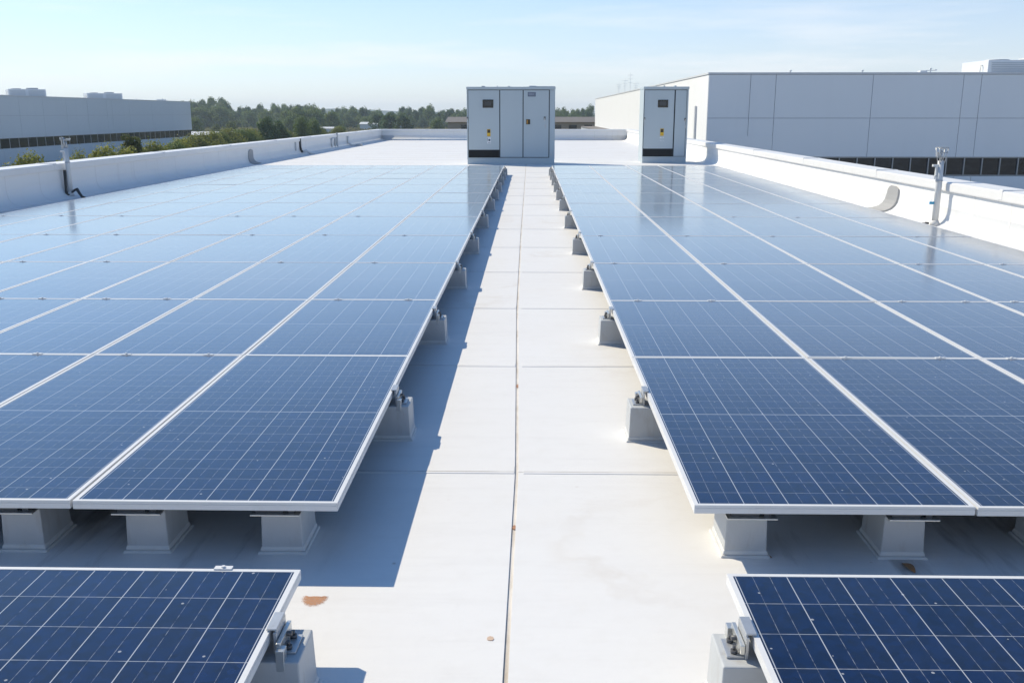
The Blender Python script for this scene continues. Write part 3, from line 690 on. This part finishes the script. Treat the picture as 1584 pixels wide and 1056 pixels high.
b = MB(); b.box(BX - .14, BX - .001, 68.0, 68.3, GZ, 2.3); b.build('downpipe', M['trim'], rb)
t = hvac(35.5, 72, BT - .02, 6.2, 4.2, 1.12, 'white louvered rooftop unit on the grey warehouse roof at right edge')
small_vent(17.1, 64.6, BT, .12, 'tiny vent on the warehouse roof edge, nearest its corner'); small_vent(21.8, 64.6, BT, .12, 'tiny vent on the warehouse roof edge, middle of the row')
small_vent(26.6, 65.5, BT, .28, 'small vent with arm on warehouse roof near the rooftop unit', True)
b = MB(); b.box(25.9, 26.35, 65.4, 65.9, BT, BT + .2); tag(b.build('roof_box', M['hvac']), 'low pale box on warehouse roof beside the armed vent', 'roof box')
an = MB()
for dx, h in ((0, 2.0), (.9, 2.9), (-1.0, 1.4), (1.9, 1.7)):
    an.tube([(dx, dx * 2, -.2), (dx, dx * 2, h)], .022, 6)
    for q in (.55, .72, .9): an.tube([(dx - .5 * q, dx * 2, h * q), (dx + .5 * q, dx * 2, h * q)], .018, 6)
tag(an.build('antenna_mast', M['hvac'], loc=(13.0, 134, BT)), 'thin cluster of antenna masts on the sunlit warehouse side roof', 'antenna')
# low annex beside the warehouse
t = empty('annex_building', (0, 0, 0)); tag(t, 'low grey annex roof at the foot of the sunlit warehouse wall', 'annex')
b = MB(); b.box(9.2, BX - .01, 84, 174, GZ, -.52); b.build('wall', M['joint'], t)
b = MB(); b.box(9.1, BX - .012, 83.9, 174, -.52, -.42); b.build('roof', M['brownwall'], t)
# low tan building beyond the far parapet
t = empty('low_building', (0, 0, 0)); tag(t, 'long low tan building with brown roof beyond the far parapet', 'building')
b = MB(); b.box(-15.5, 12.6, 182, 196, GZ, .22); b.build('wall', M['tan'], t)
b = MB(); b.hexa([(-16, 181.5, .23), (13.2, 181.5, .23), (13.2, 197, .23), (-16, 197, .23), (-16, 188, 1.15), (13.2, 188, 1.15), (13.2, 191, 1.15), (-16, 191, 1.15)]); b.build('roof', M['brownwall'], t)
for i in range(9):
    f = MB(); f.box(-13 + 2.9 * i, -11.5 + 2.9 * i, 181.93, 181.99, -1.6, -.3); f.build('window', M['glass'], t)
# left building
LX = -70.0
lb = empty('warehouse', (0, 0, 0)); tag(lb, 'long blue grey warehouse with a dark window band behind the left parapet', 'warehouse')
wt, wb, bt = -1.45, -2.78, 4.16
b = MB(); b.box(-110, LX - .3, 92, 198.5, GZ, bt - .06); b.box(LX - .3, LX - .06, 92, 198.4, wt, bt - .06); b.box(LX - .3, LX - .06, 92, 198.4, GZ, wb); b.build('core', M['joint'], lb)
ys = [92, 99, 106, 113, 120, 126.5, 131.5, 138, 145, 152, 159, 161, 168, 178, 188, 198.5]
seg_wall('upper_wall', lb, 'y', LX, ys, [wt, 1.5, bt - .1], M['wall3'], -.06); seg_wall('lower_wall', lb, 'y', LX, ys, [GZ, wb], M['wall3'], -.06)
b = MB(); b.box(LX - .4, LX + .05, 92, 198.55, bt - .09, bt + .03); b.build('roof_trim', M['trim'], lb)
for i in range(44):
    y0 = 92.1 + 2.415 * i
    f = MB(); f.box(LX - .20, LX - .165, y0, y0 + .13, wb, wt); f.box(LX - .20, LX - .165, y0 + .13, y0 + 2.415, wt - .05, wt); fo = f.build('window', M['mullion'], lb)
    p = MB(); p.box(LX - .24, LX - .18, y0, y0 + 2.415, wb, wt); p.build('pane', M['glass'], fo)
def roofunit(x, y, w, d, h, label): 
    t = hvac(x, y, bt - .1, w, d, h, label); t.rotation_euler = (0, 0, R(35))
roofunit(-78, 149, 5.2, 3.6, 1.35, 'pale rooftop unit on left warehouse roof, farther left of two'); roofunit(-78, 176, 6.0, 3.6, 1.3, 'grey rooftop unit on left warehouse roof, right of its twin')
small_vent(-71, 174, bt, .25, 'tiny thin vent on the left warehouse roof edge'); b = MB(); b.box(-.7, .7, -.6, .6, -.1, .28); b.tube([(.2, 0, .25), (.2, 0, .45)], .12, 8); tag(b.build('roof_box', M['hvac'], loc=(-71.5, 187, bt)), 'small white box on left warehouse roof near its far end', 'roof box')
# sheds in the field
def shed(x, y, w, d, h, label, rz=0):
    t = empty('shed', (x, y, GZ), rz); tag(t, label, 'shed')
    b = MB(); b.box(-w / 2, w / 2, -d / 2, d / 2, 0, h); b.build('wall', M['shed'], t)
    b = MB(); b.hexa([(-w / 2 - .3, -d / 2 - .3, h), (w / 2 + .3, -d / 2 - .3, h), (w / 2 + .3, d / 2 + .3, h), (-w / 2 - .3, d / 2 + .3, h), (-w / 2 - .3, -.2, h + d * .1), (w / 2 + .3, -.2, h + d * .1), (w / 2 + .3, .2, h + d * .1), (-w / 2 - .3, .2, h + d * .1)]); b.build('roof', M['shed'], t)
    b = MB(); b.box(-.6, .6, -d / 2 - .05, -d / 2 - .002, .02, min(2.0, h * .9)); b.build('door', M['louver'], t)
shed(-82, 235, 18, 9, 1.6, 'long low white shed right of the left warehouse end', .1); shed(-66, 230, 8, 6, 1.2, 'short low white shed in the field beyond the hedge')
shed(-68, 320, 5.5, 5, 2.0, 'small white hut in the field beyond the left parapet'); shed(-62, 400, 16, 8, 2.6, 'pale grey shed before the treeline left of the wide cabinet')

# ------------------------------------------------------------------ trees
def crown_mesh(name, mat, seed, h, r, clumps, leaves, size, shape='round', z0=.25):
    rn = random.Random(seed); b = MB(); cs = []
    for i in range(clumps):
        t = (i + rn.random()) / clumps; z = h * (z0 + (1 - z0) * t)
        if shape == 'cone': t = 1 - math.sqrt(1 - t * .985); z = h * (z0 + (1 - z0) * t); rad = r * (1 - t)
        elif shape == 'shrub': rad = r * math.sqrt(max(.05, 1 - t * t))
        else: rad = r * (sin(pi * min(1, .18 + .78 * t)) ** .7)
        a = rn.uniform(0, 2 * pi); q = rad * math.sqrt(rn.uniform(.1, 1)) * (.72 if shape == 'cone' else .85)
        cs.append((q * cos(a), q * sin(a), z - .05 * h, (r * rn.uniform(.22, .42)) * ((.18 + .55 * (1 - t)) if shape == 'cone' else 1)))
    for i in range(leaves):
        x, y, z, cr_ = cs[rn.randrange(clumps)]
        d = Vector((rn.gauss(0, 1), rn.gauss(0, 1), rn.gauss(0, .85))).normalized() * cr_ * rn.uniform(.55, 1.12)
        p = Vector((x, y, z)) + d; 
        if p.z < .02 * h: p.z = .02 * h
        nrm = (d.normalized() + Vector((rn.gauss(0, .6), rn.gauss(0, .6), rn.gauss(.3, .6)))).normalized()
        u = nrm.orthogonal().normalized(); v = nrm.cross(u); an_ = rn.uniform(0, pi); u, v = u * cos(an_) + v * sin(an_), v * cos(an_) - u * sin(an_)
        s = size * rn.uniform(.6, 1.35); s2 = s * rn.uniform(.45, .8)
        b.face([p - u * s, p - v * s2, p + u * s, p + v * s2])
    return b.mesh(name, mat), cs
def trunk_mesh(name, h, r, cs, rn):
    b = MB(); b.tube([(0, 0, -.2), (.02 * h, .01 * h, h * .3), (-.01 * h, .01 * h, h * .6), (0, 0, h * .85)], [r, r * .8, r * .5, r * .2], 8)
    for x, y, z, c_ in cs[::3]: b.tube([(0, 0, max(.15 * h, z - .25 * h)), (x * .5, y * .5, z - .1 * h), (x, y, z)], [r * .4, r * .25, r * .08], 5)
    return b.mesh(name, M['bark'])
protos = {}
def make_kind(key, mat, seed, h, r, clumps, leaves, size, shape='round', z0=.25):
    cm, cs = crown_mesh('crown', mat, seed, h, r, clumps, leaves, size, shape, z0)
    protos[key] = (cm, trunk_mesh('trunk', h, h * .022, cs, random.Random(seed)))
for k in range(3): make_kind(f'far{k}', M['fol_dark'], 30 + k, 10, 4.4, 46, 5200, .30, 'round', .06)
for k in range(2): make_kind(f'farm{k}', M['fol_mid'], 40 + k, 10, 4.8, 40, 4800, .30, 'round', .05)
for k in range(3): make_kind(f'shrub{k}', M['fol_yel'], 50 + k, 4, 2.5, 60, 14000, .095, 'shrub', .02)
for k in range(2): make_kind(f'bush{k}', M['fol_mid'], 60 + k, 4, 2.4, 56, 13000, .095, 'shrub', .02)
make_kind('dark', M['fol_dark'], 71, 5, 2.2, 40, 7000, .13, 'round', .06)
make_kind('lime', M['fol_lime'], 72, 4, 2.2, 28, 2600, .16, 'shrub', .02)
make_kind('cone', M['fol_cone'], 73, 5, 3.0, 130, 15000, .085, 'cone', .02)
def tree(kind, x, y, h, label, cat='tree', group=None, wide=1.0, rz=None, name=None):
    cm, tm = protos[kind]; base = {'far': 10, 'bus': 4, 'shr': 4, 'lim': 4, 'dar': 5, 'con': 5}[kind[:3]]
    t = empty(name or ('conifer' if kind == 'cone' else 'shrub' if base == 4 else 'tree'), (x, y, GZ), tr.uniform(0, 6.28) if rz is None else rz); s = h / base * (.93 if base == 4 else 1); t.scale = (s * wide, s * wide, s)
    tag(t, label, cat, group); link('crown', cm, t); link('trunk', tm, t)
# planting between our roof and the left warehouse (tops a little below eye level)
GB = 'shrubs along the left warehouse'
tree('shrub0', -30.6, 58, 4.25, 'yellow green shrub left of the left vent post', 'shrub', GB, .9); tree('shrub1', -28.0, 58, 3.95, 'low yellow green shrub just left of the left vent post', 'shrub', GB, .9)
tree('shrub2', -29.3, 61.5, 4.3, 'narrow yellow shrub just right of the left vent post', 'shrub', GB, .42); tree('shrub0', -28.7, 64, 4.5, 'rounded yellow green shrub between vent post and dark conifer, left one', 'shrub', GB, .85, 1.0); tree('shrub1', -27.6, 65.5, 4.3, 'rounded yellow green shrub between vent post and dark conifer, right one', 'shrub', GB, .85, 2.2)
tree('cone', -31.0, 74, 6.1, 'dark pointed conifer before the left warehouse window band', 'conifer')
tree('bush0', -33.6, 80, 4.0, 'low dark green bush just right of the pointed conifer', 'shrub', GB, .8); tree('shrub2', -32.7, 83, 4.3, 'yellow green bush second right of the pointed conifer', 'shrub', GB, .95); tree('bush1', -32.0, 86, 4.25, 'green bush third right of the pointed conifer', 'shrub', GB, .8)
HG = 'hedge row shrubs beyond the left parapet'; hd = ['near the warehouse corner', 'past the warehouse corner']
hr = random.Random(4)
HP = [(-35.6, 96, 3.7, 's'), (-36.8, 101, 3.9, 's'), (-38, 107, 4.0, 's'), (-40.5, 113, 4.15, 's'), (-41.2, 119, 4.3, 's'), (-41.6, 125, 4.4, 's'), (-42, 131, 4.3, 'b'), (-42.6, 137, 4.5, 's'), (-43.2, 142, 4.45, 'b'), (-44, 148, 4.4, 's'), (-44.4, 153, 4.5, 'b'), (-45, 158, 4.4, 's'), (-44.5, 164, 4.5, 'b'), (-44, 170, 4.4, 'b'), (-45, 176, 4.7, 's'), (-44, 186, 4.7, 'b'), (-44, 195, 4.5, 's'), (-45, 206, 4.6, 'b'), (-44, 216, 4.4, 's'), (-46, 228, 4.5, 'b')]
for i, (x, y, h, k) in enumerate(HP):
    lab = ('yellow green' if k == 's' else 'mid green') + f' hedge shrub beyond the left parapet, {ord_(i + 1) if i < 14 else ["fifteenth","sixteenth","seventeenth","eighteenth","nineteenth","twentieth"][i-14]} from the near end'
    tree(('shrub%d' % (i % 3)) if k == 's' else ('bush%d' % (i % 2)), x + hr.uniform(-1, 1), y, h * (1 if y < 150 else .86), lab, 'shrub', HG, hr.uniform(.95, 1.3))
tree('dark', -43.0, 157, 6.0, 'dark tall tree rising from the hedge row, left of two', 'tree', None, .9); tree('dark', -42.0, 161, 5.4, 'dark tree rising from the hedge row, right of two', 'tree', None, .8)
tree('bush0', -42.5, 178, 6.1, 'olive tree rising from the hedge beside the field, taller left one', 'tree', None, .62); tree('bush1', -42.0, 186, 5.7, 'olive tree rising from the hedge beside the field, lower right one', 'tree', None, .7)
# field trees
for x, y, h, k, lab in ((-105, 300, 5.2, 'farm0', 'low dark scrub tree right beside the left warehouse end'), (-98, 300, 3.6, 'lime', 'lime green bush right of the left warehouse end, left of two'), (-91, 292, 4.6, 'lime', 'lime green bush in the field, right of its lime neighbour'), (-80, 318, 5.6, 'farm1', 'small pale tree right of the lime bushes'),
                        (-88, 350, 7.6, 'farm0', 'olive tree clump before the treeline, left'), (-83, 345, 8.6, 'farm1', 'olive tree clump before the treeline, second from left'), (-77, 345, 8.2, 'farm0', 'olive tree clump before the treeline, third from left'), (-72, 350, 7.2, 'farm1', 'olive tree clump before the treeline, right'),
                        (-44, 300, 6.8, 'far0', 'dark rounded tree left of the wide cabinet, nearest the far parapet'), (-39, 296, 6.4, 'far1', 'dark rounded tree beside the wide cabinet, behind far parapet'), (-52, 330, 6.6, 'far2', 'dark tree left of the rounded pair behind far parapet'), (-29, 300, 5.0, 'farm1', 'low tree just left of the wide cabinet')):
    tree(k, x, y, h, lab, 'tree' if k != 'lime' else 'shrub', None, 1.15)
# far treeline
prof = [(-.39, 164), (-.361, 163), (-.345, 158), (-.336, 162), (-.331, 157), (-.326, 158), (-.316, 158), (-.309, 166), (-.282, 166), (-.254, 165), (-.227, 162), (-.220, 168), (-.212, 171), (-.189, 170), (-.172, 167), (-.158, 172), (-.144, 173), (-.137, 167), (-.117, 169), (-.107, 166), (-.089, 170), (-.06, 168), (0, 166), (.027, 165), (.041, 171), (.058, 166), (.07, 168), (.2, 166)]
def ptop(a):
    for (a0, y0), (a1, y1) in zip(prof, prof[1:]):
        if a0 <= a <= a1: return y0 + (y1 - y0) * (a - a0) / (a1 - a0)
    return 167
a = -.385; i = 0
while a < .1:
    for row in range(3):
        Y = 440 + 32 * row + hr.uniform(-12, 12); aa = a + hr.uniform(-.004, .004) + row * .006
        if .0 < aa < -.0: continue
        ztop = 1.77 + (176 - ptop(aa)) * Y / 1400
        h = (ztop - GZ) * (hr.uniform(.55, .80), hr.uniform(.84, .98), hr.uniform(.88, 1.10))[row]
        side = 'left of' if aa < -.02 else 'right of'
        dk = hr.random() < (.2, .65, .75)[row]
        tree(('far%d' % hr.randrange(3)) if dk else ('farm%d' % hr.randrange(2)), aa * Y, Y, h, ('dark' if dk else 'lighter green') + f' dense tree in the far treeline {side} the wide cabinet', 'tree', ('dark' if dk else 'lighter') + f' treeline trees {side} the cabinet', hr.uniform(.8, 1.15) * (1.35, 1, .72)[row])
    a += hr.uniform(.0095, .0135); i += 1
# scrub and dry brush over the field: nobody could count it
rn = random.Random(12); b = MB()
for i in range(9000):
    y = 150 + 300 * rn.random() ** .8; x = rn.uniform(-.42, -.03) * y + rn.uniform(-3, 3)
    if x < -66 and y < 205: continue
    if x > -30 and y < 200: continue
    s = rn.uniform(.3, .9); hh = rn.uniform(.3, 1.3); an_ = rn.uniform(0, pi); c_, s_ = cos(an_) * s, sin(an_) * s
    b.face([(x - c_, y - s_, GZ), (x + c_, y + s_, GZ), (x + c_ * .5 + rn.uniform(-.3, .3), y + s_ * .5, GZ + hh), (x - c_ * .6, y - s_ * .6, GZ + hh * .8)])
o = b.build('scrub', leaf_material('dry_scrub', (.17, .16, .06), (.28, .23, .11), (.12, .15, .05)), fix=False); tag(o, 'dry olive brown scrub covering the field before the treeline', 'scrub', kind='stuff')

# ------------------------------------------------------------------ air
HAZE = True
if HAZE:
    hz = MB(); hz.box(-2450, 2450, -120, 2450, GZ - 1, 24); o = hz.build('haze', bpy.data.materials.new('haze_air'))
    hm = o.data.materials[0]; hm.use_nodes = True; ht = hm.node_tree; ht.nodes.clear()
    pv = ht.nodes.new('ShaderNodeVolumePrincipled'); pv.inputs['Color'].default_value = (.74, .89, 1, 1); pv.inputs['Density'].default_value = .00036; pv.inputs['Anisotropy'].default_value = .2
    oo = ht.nodes.new('ShaderNodeOutputMaterial'); ht.links.new(pv.outputs[0], oo.inputs['Volume'])
    tag(o, kind='stuff')
